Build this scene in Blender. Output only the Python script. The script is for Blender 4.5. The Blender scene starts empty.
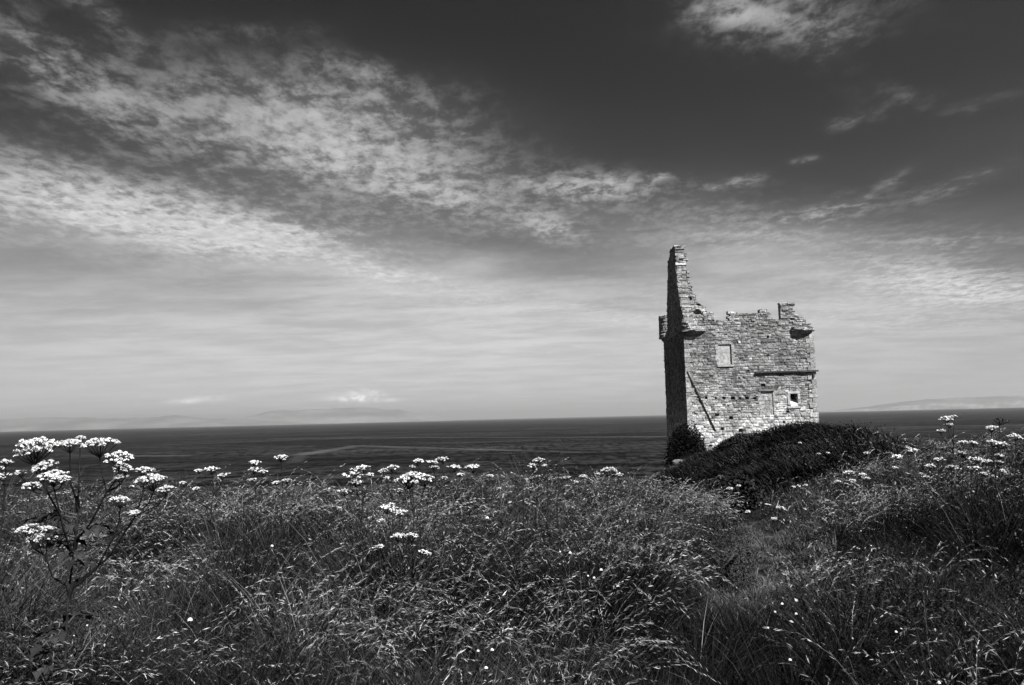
import bpy, math, random
import numpy as np
from mathutils import Vector, Matrix

rng = np.random.default_rng(11)
random.seed(5)
SC = bpy.context.scene
COL = SC.collection
R = math.radians

# ------------------------------------------------------------------ camera
FPX = 28 / 36 * 1024
PITCH, ROLL = R(5.43), R(-1.39)
CAM = (Matrix.Rotation(math.pi / 2 + PITCH, 4, 'X') @ Matrix.Rotation(ROLL, 4, 'Z'))
cd = bpy.data.cameras.new('camera')
cd.lens, cd.sensor_width, cd.clip_start, cd.clip_end = 28, 36, 0.05, 400000
cam = bpy.data.objects.new('camera', cd)
cam.matrix_world = CAM
COL.objects.link(cam)
SC.camera = cam
CM = np.array(CAM.to_3x3())


def ray(px, py):
    return CM @ np.array([(px - 512) / FPX, -(py - 342.5) / FPX, -1.0])


def at(px, py, Y):
    """point of the photo's line of sight at forward distance Y (eye = origin)"""
    d = ray(px, py)
    return d * (Y / d[1])


def azel(px, py):
    d = ray(px, py)
    d /= np.linalg.norm(d)
    return math.degrees(math.atan2(d[0], d[1])), math.degrees(math.asin(d[2]))


# ------------------------------------------------------------------ noise
def _hash(ix, iy, s):
    h = (ix.astype(np.int64) * 374761393 + iy.astype(np.int64) * 668265263 + s * 974634777) & 0x7fffffff
    h = ((h ^ (h >> 13)) * 1274126177) & 0x7fffffff
    return ((h ^ (h >> 16)) & 0xffff) / 65535.0


def vnoise(x, y, s=0):
    x = np.asarray(x, float); y = np.asarray(y, float)
    ix, iy = np.floor(x), np.floor(y)
    fx, fy = x - ix, y - iy
    fx = fx * fx * (3 - 2 * fx); fy = fy * fy * (3 - 2 * fy)
    a, b = _hash(ix, iy, s), _hash(ix + 1, iy, s)
    c, d = _hash(ix, iy + 1, s), _hash(ix + 1, iy + 1, s)
    return (a + (b - a) * fx) * (1 - fy) + (c + (d - c) * fx) * fy


def fbm(x, y, s=0, o=4):
    t, a, n = 0, .5, 0
    for k in range(o):
        t = t + a * vnoise(x * 2 ** k + 17.3 * k, y * 2 ** k - 9.1 * k, s + k); n += a; a *= .5
    return t / n


def sst(x, a, b):
    t = np.clip((np.asarray(x, float) - a) / (b - a), 0, 1)
    return t * t * (3 - 2 * t)


# ------------------------------------------------------------------ mesh helpers
def link(name, me, mats, parent=None, kind=None):
    o = bpy.data.objects.new(name, me)
    for m in (mats if isinstance(mats, (list, tuple)) else [mats]):
        me.materials.append(m)
    COL.objects.link(o)
    if parent is not None:
        o.parent = parent
    if kind:
        o['kind'] = kind
    return o


def mesh_np(name, V, quads=None, tris=None, tone=None, midx=None, smooth=False):
    me = bpy.data.meshes.new(name)
    V = np.asarray(V, np.float32)
    me.vertices.add(len(V)); me.vertices.foreach_set('co', V.ravel())
    lp, tot = [], []
    if quads is not None and len(quads):
        lp.append(np.asarray(quads, np.int32).ravel()); tot.append(np.full(len(quads), 4, np.int32))
    if tris is not None and len(tris):
        lp.append(np.asarray(tris, np.int32).ravel()); tot.append(np.full(len(tris), 3, np.int32))
    lp = np.concatenate(lp); tot = np.concatenate(tot)
    st = np.concatenate([[0], np.cumsum(tot)[:-1]]).astype(np.int32)
    me.loops.add(len(lp)); me.loops.foreach_set('vertex_index', lp)
    me.polygons.add(len(tot)); me.polygons.foreach_set('loop_start', st)
    me.polygons.foreach_set('loop_total', tot)
    me.polygons.foreach_set('use_smooth', np.full(len(tot), smooth))
    if midx is not None:
        me.polygons.foreach_set('material_index', np.asarray(midx, np.int32))
    if tone is not None:
        a = me.attributes.new('tone', 'FLOAT', 'POINT')
        a.data.foreach_set('value', np.asarray(tone, np.float32))
    me.update(calc_edges=True)
    return me


class MB:
    """collects pieces for one mesh"""
    def __init__(s):
        s.V, s.Q, s.T, s.tn, s.mq, s.mt, s.n = [], [], [], [], [], [], 0

    def add(s, V, quads=None, tris=None, tone=1.0, m=0):
        V = np.asarray(V, float).reshape(-1, 3)
        s.V.append(V); s.tn.append(np.broadcast_to(np.asarray(tone, float), (len(V),)).copy())
        if quads is not None and len(quads):
            q = np.asarray(quads, int).reshape(-1, 4) + s.n
            s.Q.append(q); s.mq.append(np.full(len(q), m))
        if tris is not None and len(tris):
            t = np.asarray(tris, int).reshape(-1, 3) + s.n
            s.T.append(t); s.mt.append(np.full(len(t), m))
        s.n += len(V)

    def box(s, lo, hi, tone=1.0, jit=0.0, m=0):
        lo, hi = np.array(lo, float), np.array(hi, float)
        V = np.array([[lo[0] if i & 1 == 0 else hi[0], lo[1] if i & 2 == 0 else hi[1], lo[2] if i & 4 == 0 else hi[2]] for i in range(8)])
        V += rng.uniform(-jit, jit, V.shape)
        s.add(V, [[0, 2, 3, 1], [4, 5, 7, 6], [0, 1, 5, 4], [2, 6, 7, 3], [0, 4, 6, 2], [1, 3, 7, 5]], tone=tone, m=m)

    def tube(s, pts, r, n=6, tone=1.0, m=0):
        pts = np.asarray(pts, float); k = len(pts)
        r = np.broadcast_to(np.asarray(r, float), (k,))
        tg = np.gradient(pts, axis=0); tg /= np.linalg.norm(tg, axis=1, keepdims=True) + 1e-9
        ref = np.array([1., 0, 0]) if abs(tg[0][0]) < .8 else np.array([0, 1., 0])
        a = np.cross(tg, ref); a /= np.linalg.norm(a, axis=1, keepdims=True) + 1e-9
        b = np.cross(tg, a)
        th = np.arange(n) * 2 * math.pi / n
        V = pts[:, None] + r[:, None, None] * (a[:, None] * np.cos(th)[None, :, None] + b[:, None] * np.sin(th)[None, :, None])
        q = [[i * n + j, i * n + (j + 1) % n, (i + 1) * n + (j + 1) % n, (i + 1) * n + j] for i in range(k - 1) for j in range(n)]
        s.add(V.reshape(-1, 3), q, tone=tone, m=m)

    def build(s, name, mats, parent=None, smooth=False, kind=None):
        Q = np.concatenate(s.Q) if s.Q else None; T = np.concatenate(s.T) if s.T else None
        mi = np.concatenate(s.mq + s.mt)
        me = mesh_np(name, np.concatenate(s.V), Q, T, np.concatenate(s.tn), mi, smooth)
        return link(name, me, mats, parent, kind)


def empty(name, loc, label, cat, group=None, mat=None):
    o = bpy.data.objects.new(name, None)
    COL.objects.link(o)
    o.location = loc
    if mat is not None:
        o.matrix_world = mat
    o.empty_display_size = .2
    o['label'] = label; o['category'] = cat
    if group:
        o['group'] = group
    return o


# ------------------------------------------------------------------ materials (all neutral: a black and white place)
class NT:
    def __init__(s, nt):
        s.nt = nt; nt.nodes.clear()

    def new(s, t, **kw):
        n = s.nt.nodes.new(t)
        for k, v in kw.items():
            setattr(n, k, v)
        return n

    def set(s, sock, v):
        if isinstance(v, bpy.types.NodeSocket):
            s.nt.links.new(v, sock)
        elif v is not None:
            sock.default_value = v

    def m(s, op, a=None, b=None, c=None, clamp=False):
        n = s.new('ShaderNodeMath', operation=op, use_clamp=clamp)
        for i, v in enumerate((a, b, c)):
            s.set(n.inputs[i], v)
        return n.outputs[0]

    def noise(s, vec, scale, detail=4, rough=.55, dist=0.0):
        n = s.new('ShaderNodeTexNoise'); s.set(n.inputs['Vector'], vec)
        n.inputs['Scale'].default_value = scale; n.inputs['Detail'].default_value = detail
        n.inputs['Roughness'].default_value = rough; n.inputs['Distortion'].default_value = dist
        return n.outputs['Fac']

    def mr(s, v, a, b, c, d, smooth=True):
        n = s.new('ShaderNodeMapRange'); n.interpolation_type = 'SMOOTHSTEP' if smooth else 'LINEAR'
        s.set(n.inputs[0], v)
        for i, x in enumerate((a, b, c, d)):
            s.set(n.inputs[i + 1], x)
        return n.outputs[0]

    def mapping(s, vec, scale=(1, 1, 1), rot=(0, 0, 0)):
        n = s.new('ShaderNodeMapping'); s.set(n.inputs[0], vec)
        n.inputs['Scale'].default_value = scale; n.inputs['Rotation'].default_value = rot
        return n.outputs[0]

    def grey(s, v):
        n = s.new('ShaderNodeCombineColor')
        for i in range(3):
            s.set(n.inputs[i], v)
        return n.outputs[0]


def material(name, lo, hi, nscale=8, rough=.85, spec=.2, bump=0.0, bscale=40, tone=True, transl=0.0, detail=5):
    m = bpy.data.materials.new(name); m.use_nodes = True
    g = NT(m.node_tree)
    co = g.new('ShaderNodeTexCoord').outputs['Object']
    v = g.mr(g.noise(co, nscale, detail), .3, .7, lo, hi)
    if tone:
        at_ = g.new('ShaderNodeAttribute', attribute_name='tone')
        v = g.m('MULTIPLY', v, at_.outputs['Fac'])
    c = g.grey(v)
    p = g.new('ShaderNodeBsdfPrincipled')
    g.set(p.inputs['Base Color'], c)
    p.inputs['Roughness'].default_value = rough
    p.inputs['Specular IOR Level'].default_value = spec
    if bump:
        b = g.new('ShaderNodeBump'); b.inputs['Strength'].default_value = bump; b.inputs['Distance'].default_value = .05
        g.set(b.inputs['Height'], g.noise(co, bscale, 6, .6)); g.set(p.inputs['Normal'], b.outputs[0])
    out = g.new('ShaderNodeOutputMaterial')
    sh = p.outputs[0]
    if transl:
        t = g.new('ShaderNodeBsdfTranslucent'); g.set(t.inputs[0], c)
        mx = g.new('ShaderNodeMixShader'); mx.inputs[0].default_value = transl
        g.set(mx.inputs[1], sh); g.set(mx.inputs[2], t.outputs[0]); sh = mx.outputs[0]
    g.set(out.inputs[0], sh)
    return m


M_stone = material('rubble_stone', .17, .42, 9, .92, .1, .35, 30)
M_ashlar = material('dressed_stone', .30, .48, 7, .9, .1, .25, 30)
M_render = material('pale_render', .30, .56, 7, .92, .1, .2, 25)
M_dark = material('dark_weathered_stone', .03, .06, 12, .9, .1, .3, 25)
M_soil = material('soil', .010, .022, 1.5, .95, .05, .5, 6, tone=False)
M_grass = material('grass', .8, 1.15, 1.2, .6, .07, transl=.05)
M_bracken = material('bracken', .75, 1.15, .8, .8, .05, transl=.04)
M_leaf = material('leaf', .8, 1.15, 6, .55, .10, transl=.05)
M_stem = material('plant_stem', .008, .022, 30, .8, .05)
M_petal = material('white_petals', .66, .84, 40, .8, .1, tone=True, transl=.15)
M_hill = material('distant_hill', .7, 1.3, .0012, .95, .0, detail=6)

# ------------------------------------------------------------------ terrain
SEA_Z = -22.0


def path_x(y):
    return np.interp(y, [-30, 1, 2.5, 5, 7.5, 10.4, 13.7, 18, 24, 40], [-3, .2, .5, 1.15, 2.0, 3.15, 3.95, 4.6, 5.4, 8.0])


def spur_left(y):
    return np.interp(y, [13.5, 30, 45, 50, 60, 70], [3.0, 6.2, 9.2, 10.25, 13.5, 19]) + .5 * (vnoise(y * .35, y * 0 + 3., 5) - .5)


def mound(x, y):
    ex = np.where(x < 10.0, (x - 10.0) / 3.8, (x - 10.0) / 3.2)
    ey = np.where(y < 26.5, (y - 26.5) / 9.0, (y - 26.5) / 7)
    return np.exp(-(ex ** 2 + ey ** 2) ** 1.15)


def heath(x, y):
    """how much of the dark bracken and heath covers the ground"""
    m_ = mound(x, y) + .30 * (fbm(x * .7, y * .7, 9) - .5)
    return sst(m_, .10, .24) * (1 - sst(x - .415 * y + 2.0 * (fbm(x * .6, y * .6, 19) - .5) * 2, -1.3, 1.1))


def ground(x, y):
    x = np.asarray(x, float); y = np.asarray(y, float)
    z = -1.65 - .5 * sst(y, 10, 24) - .95 * sst(y, 24, 46)
    z = z + .50 * sst(x, 4.6, 9.5) * (1 - sst(y, 13, 22))
    z = z + .12 * (fbm(x * .45, y * .45, 3) - .5) * 2
    z = z - .16 * sst(y, 8, 13) * sst(x, 1.6, 3.2) * (1 - sst(x, 6, 9))
    z = z + 1.30 * mound(x, y) + .10 * (fbm(x * 1.1 + y * .5, y * .5 - x * .2, 29) - .5) * sst(mound(x, y), .1, .5)
    pd = np.abs(x - path_x(y))
    z = z - .16 * (1 - sst(pd, .25, .9)) * (1 - sst(y, 22, 30))
    # cliff edge: the meadow ends, the spur carries the tower
    s1 = y - 13.6 - .9 * (fbm(x * .25, x * 0 + 2, 9) - .5) * 2
    s2 = spur_left(y) - x
    s3 = np.minimum(y - 22, x - (21.5 + .1 * (y - 30)))
    d = np.maximum(np.maximum(np.minimum(s1, s2), s3), y - 68)
    drop = np.log1p(np.exp(np.clip((d - .8) * 1.6, -30, 30))) / 1.6
    rough = 1 + .25 * (fbm(x * .2, y * .2, 21) - .5) * sst(drop, .5, 4)
    z = z - drop * .95 * rough
    return np.maximum(z, SEA_Z - 3)


def edge_dist(x, y):
    s1 = y - 13.6 - .9 * (fbm(x * .25, x * 0 + 2, 9) - .5) * 2
    s2 = spur_left(y) - x
    s3 = np.minimum(y - 22, x - (21.5 + .1 * (y - 30)))
    return np.maximum(np.maximum(np.minimum(s1, s2), s3), y - 68)


xs = np.concatenate([np.linspace(-600, -50, 24)[:-1], np.arange(-50, 62, .4), np.linspace(62, 600, 24)])
ys = np.concatenate([np.linspace(-500, -20, 24)[:-1], np.arange(-20, 100, .4), np.linspace(100, 140, 5)])
X, Y = np.meshgrid(xs, ys)
Z = ground(X, Y)
nx, ny = len(xs), len(ys)
idx = np.arange(nx * ny).reshape(ny, nx)
q = np.stack([idx[:-1, :-1], idx[:-1, 1:], idx[1:, 1:], idx[1:, :-1]], -1).reshape(-1, 4)
link('ground', mesh_np('ground', np.stack([X, Y, Z], -1).reshape(-1, 3), q, smooth=True), M_soil, kind='structure')

# ------------------------------------------------------------------ sea
S = 60000
msea = bpy.data.materials.new('sea_water'); msea.use_nodes = True
g = NT(msea.node_tree)
geo = g.new('ShaderNodeNewGeometry').outputs['Position']
sp = g.new('ShaderNodeSeparateXYZ'); g.set(sp.inputs[0], geo)
sx, sy = sp.outputs[0], sp.outputs[1]
wx = g.m('MULTIPLY', g.m('SUBTRACT', g.noise(geo, .0022, 4), .5), 160)
wy = g.m('MULTIPLY', g.m('SUBTRACT', g.noise(geo, .0011, 3), .5), 120)
wf = g.noise(g.mapping(geo, (1, 3, 1)), .02, 4)


def band(x0, y0, slope, curve, half, xl, xr, soft, amp):
    """a smooth slick of calmer water along a curved line on the sea"""
    dx = g.m('SUBTRACT', sx, x0)
    yc = g.m('ADD', g.m('MULTIPLY_ADD', dx, slope, y0), g.m('MULTIPLY', g.m('MULTIPLY', dx, dx), curve))
    yy = g.m('SUBTRACT', g.m('ADD', sy, wy), yc)
    v = g.mr(g.m('ABSOLUTE', yy), half * .3, half * 1.5, 1, 0)
    a = g.mr(sx, xl - soft, xl + soft, 0, 1); b = g.mr(sx, xr - soft, xr + soft, 1, 0)
    return g.m('MULTIPLY', g.m('MULTIPLY', v, a), g.m('MULTIPLY', b, amp))




def slick(x0, y0, x1, y1, half, amp):
    """calm-water streak along a straight reach, edges frayed by the wind"""
    L2 = (x1 - x0) ** 2 + (y1 - y0) ** 2
    xx, yy = g.m('ADD', sx, g.m('MULTIPLY', wx, .12)), g.m('ADD', sy, g.m('MULTIPLY', wy, .35))
    px_, py_ = g.m('SUBTRACT', xx, x0), g.m('SUBTRACT', yy, y0)
    t_ = g.m('DIVIDE', g.m('ADD', g.m('MULTIPLY', px_, x1 - x0), g.m('MULTIPLY', py_, y1 - y0)), L2, clamp=True)
    ax_, ay_ = g.m('SUBTRACT', px_, g.m('MULTIPLY', t_, x1 - x0)), g.m('SUBTRACT', py_, g.m('MULTIPLY', t_, y1 - y0))
    d_ = g.m('SQRT', g.m('ADD', g.m('MULTIPLY', ax_, ax_), g.m('MULTIPLY', ay_, ay_)))
    return g.m('MULTIPLY', g.mr(d_, half * .35, half * 1.4, 1, 0), amp)


bands = [slick(-128, 455, -150, 560, 5, .35), slick(-150, 560, -148, 745, 9, .65), slick(-148, 745, -70, 640, 10, .6), slick(-70, 640, 40, 495, 7, .6),
         slick(-260, 1140, 150, 800, 9, .75), slick(150, 800, 240, 760, 9, .6), slick(-420, 980, -300, 1050, 14, .35), slick(-330, 640, -250, 600, 10, .4),
         slick(360, 1010, 620, 930, 10, .6), slick(420, 760, 560, 700, 8, .5)]
tot = bands[0]
for b_ in bands[1:]:
    tot = g.m('MAXIMUM', tot, b_)
tot = g.m('MULTIPLY', tot, g.mr(wf, .36, .56, .45, 1))
rip = g.m('ADD', g.m('MULTIPLY', g.noise(g.mapping(geo, (.25, 1, 1)), .06, 5, .65), .5), g.m('MULTIPLY', g.noise(g.mapping(geo, (1, .30, 1)), .22, 3, .6), .5))
bc = g.m('MULTIPLY', g.mr(rip, .42, .60, .0, .030), g.mr(g.noise(g.mapping(geo, (.3, 1, 1)), .006, 3), .35, .65, .35, 1.1))
bc = g.m('ADD', bc, g.m('MULTIPLY', tot, .045))  # brighter sky reflection of the slicks painted into the base colour
p = g.new('ShaderNodeBsdfPrincipled')
g.set(p.inputs['Base Color'], g.grey(bc))
p.inputs['IOR'].default_value = 1.33
g.set(p.inputs['Roughness'], g.m('MULTIPLY_ADD', tot, -.12, .55))
g.set(p.inputs['Specular IOR Level'], g.m('MULTIPLY_ADD', tot, .05, .006))
bp = g.new('ShaderNodeBump'); bp.inputs['Strength'].default_value = .8; bp.inputs['Distance'].default_value = 1.2
g.set(bp.inputs['Height'], g.noise(g.mapping(geo, (.5, 1, 1)), .16, 6, .65)); g.set(p.inputs['Normal'], bp.outputs[0])
o = g.new('ShaderNodeOutputMaterial'); g.set(o.inputs[0], p.outputs[0])
link('sea', mesh_np('sea', [[-S, -S, SEA_Z], [S, -S, SEA_Z], [S, S, SEA_Z], [-S, S, SEA_Z]], [[0, 1, 2, 3]]), msea, kind='structure')


# ------------------------------------------------------------------ far hills
def hills(name, pts, Yd, depth, tone, field=0.0, seed=1):
    pxs = np.linspace(pts[0][0], pts[-1][0], 160)
    pys = np.interp(pxs, [a for a, b in pts], [b for a, b in pts])
    top = np.array([at(a, b, Yd) for a, b in zip(pxs, pys)])
    hgt = np.maximum(top[:, 2] - SEA_Z, 2) * (1 + .10 * (fbm(pxs * .12, pxs * 0, seed) - .5))
    V, tn = [], []
    rows = np.linspace(-1, 1, 13)
    for r_ in rows:
        f = (1 - abs(r_)) ** .75
        zz = SEA_Z - 2 + hgt * f * (1 + .25 * (fbm(pxs * .2, pxs * 0 + r_ * 3, seed + 4) - .5) * (1 - f))
        V.append(np.stack([top[:, 0] * (1 + r_ * depth / Yd), np.full(160, Yd + r_ * depth), zz], -1))
        t = tone * (1 + .3 * (fbm(pxs * .3, pxs * 0 + r_ * 5, seed + 8) - .5))  # pale tone paints part of the haze fade into the hills
        if field:
            t = t + field * sst(fbm(pxs * .35, pxs * 0 + r_ * 9, seed + 2, 3), .45, .6) * (f < .55)
        tn.append(t)
    n = 160; k = len(rows)
    idx = np.arange(n * k).reshape(k, n)
    q = np.stack([idx[:-1, :-1], idx[:-1, 1:], idx[1:, 1:], idx[1:, :-1]], -1).reshape(-1, 4)
    link(name, mesh_np(name, np.concatenate(V), q, tone=np.concatenate(tn), smooth=True), M_hill, kind='structure')


hills('hills', [(-260, 426), (-120, 423), (0, 419.5), (33, 417.5), (83, 417.2), (115, 418.5), (150, 417.5), (177, 415), (200, 418), (235, 419), (275, 421), (330, 424)], 18500, 2000, .125, seed=3)
hills('hills', [(215, 427), (245, 417), (270, 411), (300, 410), (318, 409), (336, 408.2), (355, 407.6), (378, 408), (398, 409.5), (415, 412), (440, 417), (465, 423)], 20500, 2000, .145, seed=13)
hills('hills', [(812, 412.5), (840, 409.5), (870, 406), (900, 402), (930, 399), (962, 397.5), (1000, 396), (1030, 395), (1200, 391), (1350, 394)], 12500, 1500, .115, .05, seed=23)

# ------------------------------------------------------------------ the ruined tower
FL = np.array([10.878, 50.0, 0.0]); TZ = -3.6
TH = R(-2.5)
tu = np.array([math.cos(TH), math.sin(TH), 0]); tv = np.array([-math.sin(TH), math.cos(TH), 0])
TW, TD = 7.98, 9.0
tower = empty('ruined_tower', (0, 0, 0), 'roofless ruined square stone tower with one tall jagged gable, standing alone beyond the meadow', 'ruined tower',
              mat=Matrix.Translation(Vector((FL[0], FL[1], TZ))) @ Matrix.Rotation(TH, 4, 'Z'))
# tower-local axes: x along the front, y into the building, z up


def stone_face(W, z0, z1, T, keep, seed, res=.036, hole=None, prof=None, big=.86, rough=1.0, tonef=None):
    r_ = np.random.default_rng(seed)
    nx = int(round(W / res)) + 1; nz = int(round((z1 - z0) / res)) + 1
    xs, zs = np.linspace(0, W, nx), np.linspace(z0, z1, nz)
    X, Z = np.meshgrid(xs, zs)
    Xw = X + .06 * (fbm(X * 2.6, Z * 2.6, seed) - .5) * 2
    Zw = Z + .07 * (fbm(X * 1.2, Z * 1.6, seed + 3) - .5) * 2
    ze = [z0 - .3]
    while ze[-1] < z1 + .4:
        ze.append(ze[-1] + r_.choice([r_.uniform(.09, .15), r_.uniform(.14, .24)]) * big)
    ze = np.array(ze)
    ci = np.clip(np.searchsorted(ze, Zw) - 1, 0, len(ze) - 2)
    disp = np.zeros_like(X); tone = np.zeros_like(X)
    sxc = np.zeros_like(X); szc = np.zeros_like(X)
    for c in range(len(ze) - 1):
        msk = ci == c
        xe = [-.8 + r_.uniform(0, .5)]
        while xe[-1] < W + .8:
            xe.append(xe[-1] + r_.choice([r_.uniform(.12, .28), r_.uniform(.22, .50)]) * big)
        xe = np.array(xe); n = len(xe) - 1
        off = r_.normal(0, .014, n) * rough; tn = np.clip(r_.normal(1.0, .36, n), .35, 2.0)
        tn = np.where(r_.random(n) < .10, tn * .55, tn)
        shr = r_.uniform(0, .5, n) * (r_.random(n) < .3)     # some stones only fill part of their course
        if not msk.any():
            continue
        xm, zm = Xw[msk], Zw[msk]
        si = np.clip(np.searchsorted(xe, xm) - 1, 0, n - 1)
        h = ze[c + 1] - ze[c]
        dx = np.minimum(xm - xe[si], xe[si + 1] - xm); dz = np.minimum(zm - ze[c], ze[c + 1] - zm - shr[si] * h * .5)
        dj = np.minimum(dx, dz)
        rnd = sst(dj, -.005, .045)
        jt = 1 - rnd
        disp[msk] = off[si] * .8 + .018 * rnd * rough + .012 * sst(dj, .03, .10)
        tone[msk] = tn[si] * (1 - .6 * jt) + .24 * jt
        sxc[msk] = (xe[si] + xe[si + 1]) / 2; szc[msk] = (ze[c] + ze[c + 1]) / 2
    disp += .012 * (fbm(X * 9, Z * 9, seed + 7) - .5) * 2 + .03 * (fbm(X * .9, Z * .9, seed + 9) - .5) * 2
    tone *= (.62 + .76 * fbm(X * .9, Z * .7, seed + 11)) * (.85 + .3 * fbm(X * 3.1, Z * .8, seed + 12))
    if tonef is not None:
        tone = tone * tonef(X, Z)
    # fallen-out stones leave dark pockets
    cx, cz = (X[:-1, :-1] + X[1:, 1:]) / 2, (Z[:-1, :-1] + Z[1:, 1:]) / 2
    kc = keep(np.where(True, sxc[:-1, :-1] * .8 + cx * .2, 0), szc[:-1, :-1] * .8 + cz * .2)
    if hole is not None:
        rec = hole(X, Z)
        disp = disp * (rec < .02) - rec
        kc &= ~(hole(cx, cz) > 5)
        disp = np.maximum(disp, -T * .85)
    yf = -disp + (prof(X, Z) if prof is not None else 0)
    yb = np.full_like(X, T) + (prof(X, Z) if prof is not None else 0)
    idx = np.arange(nx * nz).reshape(nz, nx); N = nx * nz
    V = np.concatenate([np.stack([X, yf, Z], -1).reshape(-1, 3), np.stack([X, yb, Z], -1).reshape(-1, 3)])
    a, b, c_, d = idx[:-1, :-1], idx[:-1, 1:], idx[1:, 1:], idx[1:, :-1]
    Q = [np.stack([a, b, c_, d], -1)[kc], np.stack([a + N, d + N, c_ + N, b + N], -1)[kc]]
    kp = np.pad(kc, 1)
    for (m_, e0, e1) in ((kc & ~kp[:-2, 1:-1], a, b), (kc & ~kp[2:, 1:-1], c_, d), (kc & ~kp[1:-1, :-2], d, a), (kc & ~kp[1:-1, 2:], b, c_)):
        Q.append(np.stack([e0, e0 + N, e1 + N, e1], -1)[m_])
    Q = np.concatenate(Q)
    used = np.zeros(2 * N, bool); used[Q.ravel()] = True
    remap = np.cumsum(used) - 1
    return V[used], remap[Q], np.concatenate([tone.ravel()] * 2)[used]


def wall_obj(name, data, along, origin, parent, label=None):
    V, Q, tn = data
    inward = {'front': ((1, 0), (0, 1)), 'left': ((0, -1), (1, 0)), 'right': ((0, 1), (-1, 0)), 'back': ((-1, 0), (0, -1))}[along]
    ax, iw = inward
    W_ = np.stack([origin[0] + V[:, 0] * ax[0] + V[:, 1] * iw[0], origin[1] + V[:, 0] * ax[1] + V[:, 1] * iw[1], V[:, 2]], -1)
    o = link(name, mesh_np(name, W_, Q, tone=tn), M_stone, parent)
    if label:
        o['label'] = label
    return o


def weather(X, Z):
    """older, lichen-grey masonry above, paler washed stone near the foot"""
    return (1.40 - .72 * sst(Z, 1.6, 6.6)) * (1 + .1 * sst(Z, 8.6, 10))


OPEN = [(6.36, 6.81, 4.02, 4.70), (2.07, 2.88, 6.62, 7.90), (4.55, 5.30, 3.40, 4.90)]
PUT = [(4.73, 5.29, .10), (1.17, 4.57, .07), (1.79, 4.55, .05), (2.28, 4.54, .07), (2.84, 4.52, .10), (3.27, 4.51, .05), (3.7, 4.5, .10), (4.19, 4.49, .07),
       (4.99, 3.79, .12), (1.8, 3.49, .09), (2.65, 3.28, .10), (6.18, 3.60, .08), (3.3, 5.75, .05), (5.2, 8.3, .05), (2.1, 2.62, .08), (3.2, 2.5, .09), (1.3, 1.6, .08), (5.9, 2.95, .07)]


def front_holes(X, Z):
    X = X + .05
    rec = np.zeros_like(X)
    wob = .02 * (fbm(X * 6, Z * 6, 71) - .5)
    a = OPEN[0]
    rec[(X > a[0] + wob) & (X < a[1] + wob) & (Z > a[2]) & (Z < a[3])] = 9.0
    a = OPEN[1]
    rec[(X > a[0] + wob) & (X < a[1] + wob) & (Z > a[2] + wob) & (Z < a[3] + wob)] = .22
    a = OPEN[2]
    rec[(X > a[0] + wob) & (X < a[1] + wob) & (Z > a[2]) & (Z < a[3])] = .07
    for (px, pz, r_) in PUT:
        rec[(np.abs(X - px) < r_ * 1.15) & (np.abs(Z - pz) < r_ * .85)] = .34
    rec[(np.abs(Z - 4.62 + wob) < .035) & (X > .1) & (X < .85)] = .08
    return rec


allk = lambda x, z: np.ones(np.shape(x), bool)
wall_obj('wall', stone_face(TW - .1, -1.0, 8.88, 1.1, allk, 101, hole=front_holes, tonef=weather), 'front', (.05, 0), tower)


def poly_top(pts):
    a, b = [p[0] for p in pts], [p[1] for p in pts]
    return lambda x, z: z < np.interp(x, a, b)


ptop = poly_top([(0, 9.0), (1.28, 9.0), (1.31, 10.0), (1.50, 10.0), (1.52, 9.9), (1.9, 9.92), (1.94, 9.42), (2.75, 9.38), (2.79, 9.93), (3.6, 9.88), (4.7, 9.85), (4.75, 10.06), (5.05, 10.04), (5.1, 9.84), (5.35, 9.8), (5.42, 9.42), (8, 9.35)])
wall_obj('parapet', stone_face(6.05 - .05, 8.881, 10.3, .45, lambda x, z: ptop(x + .05, z), 111, tonef=weather, rough=1.3), 'front', (.05, 0), tower)
mtop = poly_top([(0, 10.35), (.82, 10.4), (.86, 9.8), (1.1, 9.55), (1.35, 9.5), (1.5, 9.2), (1.75, 9.0), (1.88, 8.9)])
mer = wall_obj('merlon', stone_face(1.9, 8.881, 10.6, .45, mtop, 117, tonef=weather, rough=1.2), 'front', (6.052, 0), tower)
mb = MB(); mb.box((6.02, -.05, 10.36), (6.5, .46, 10.44), 1.0, .02); mb.box((6.52, -.07, 10.34), (6.93, .45, 10.45), .9, .02)
mb.box((6.10, -.045, 10.06), (6.85, -.0, 10.11), .75, .01)
mb.build('capstone', M_ashlar, mer)

# side wall with the tall gable; local x runs from the back corner to the front
gp = [(0, 9.0), (.12, 9.85), (.45, 9.9), (.5, 10.5), (.9, 10.55), (1.0, 11.2), (1.32, 11.25), (1.4, 11.9), (1.70, 11.95), (1.8, 12.9), (1.96, 12.95), (2.05, 14.55), (2.5, 14.62), (4.2, 14.72), (4.55, 14.45), (5.4, 14.25), (5.55, 13.4), (6.2, 12.4), (6.6, 11.7), (6.75, 10.7), (7.0, 9.6), (7.6, 9.45), (9.0, 9.3)]
gtop = poly_top(gp)
wall_obj('wall', stone_face(TD, -3.5, 8.9, 1.1, allk, 121, tonef=weather), 'left', (0, TD), tower)
gab = wall_obj('gable', stone_face(TD, 8.901, 15.2, .60, lambda x, z: gtop(TD - x, z), 127, rough=1.2), 'left', (0, TD), tower, 'tall broken gable with chimney head')
gz = [8.9, 9.85, 9.9, 10.5, 10.55, 11.2, 11.25, 11.9, 11.95, 12.9, 12.95, 14.5, 15.5]; gs = [.02, .10, .42, .50, .90, .98, 1.32, 1.38, 1.70, 1.78, 1.95, 2.0, 2.05]
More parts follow.
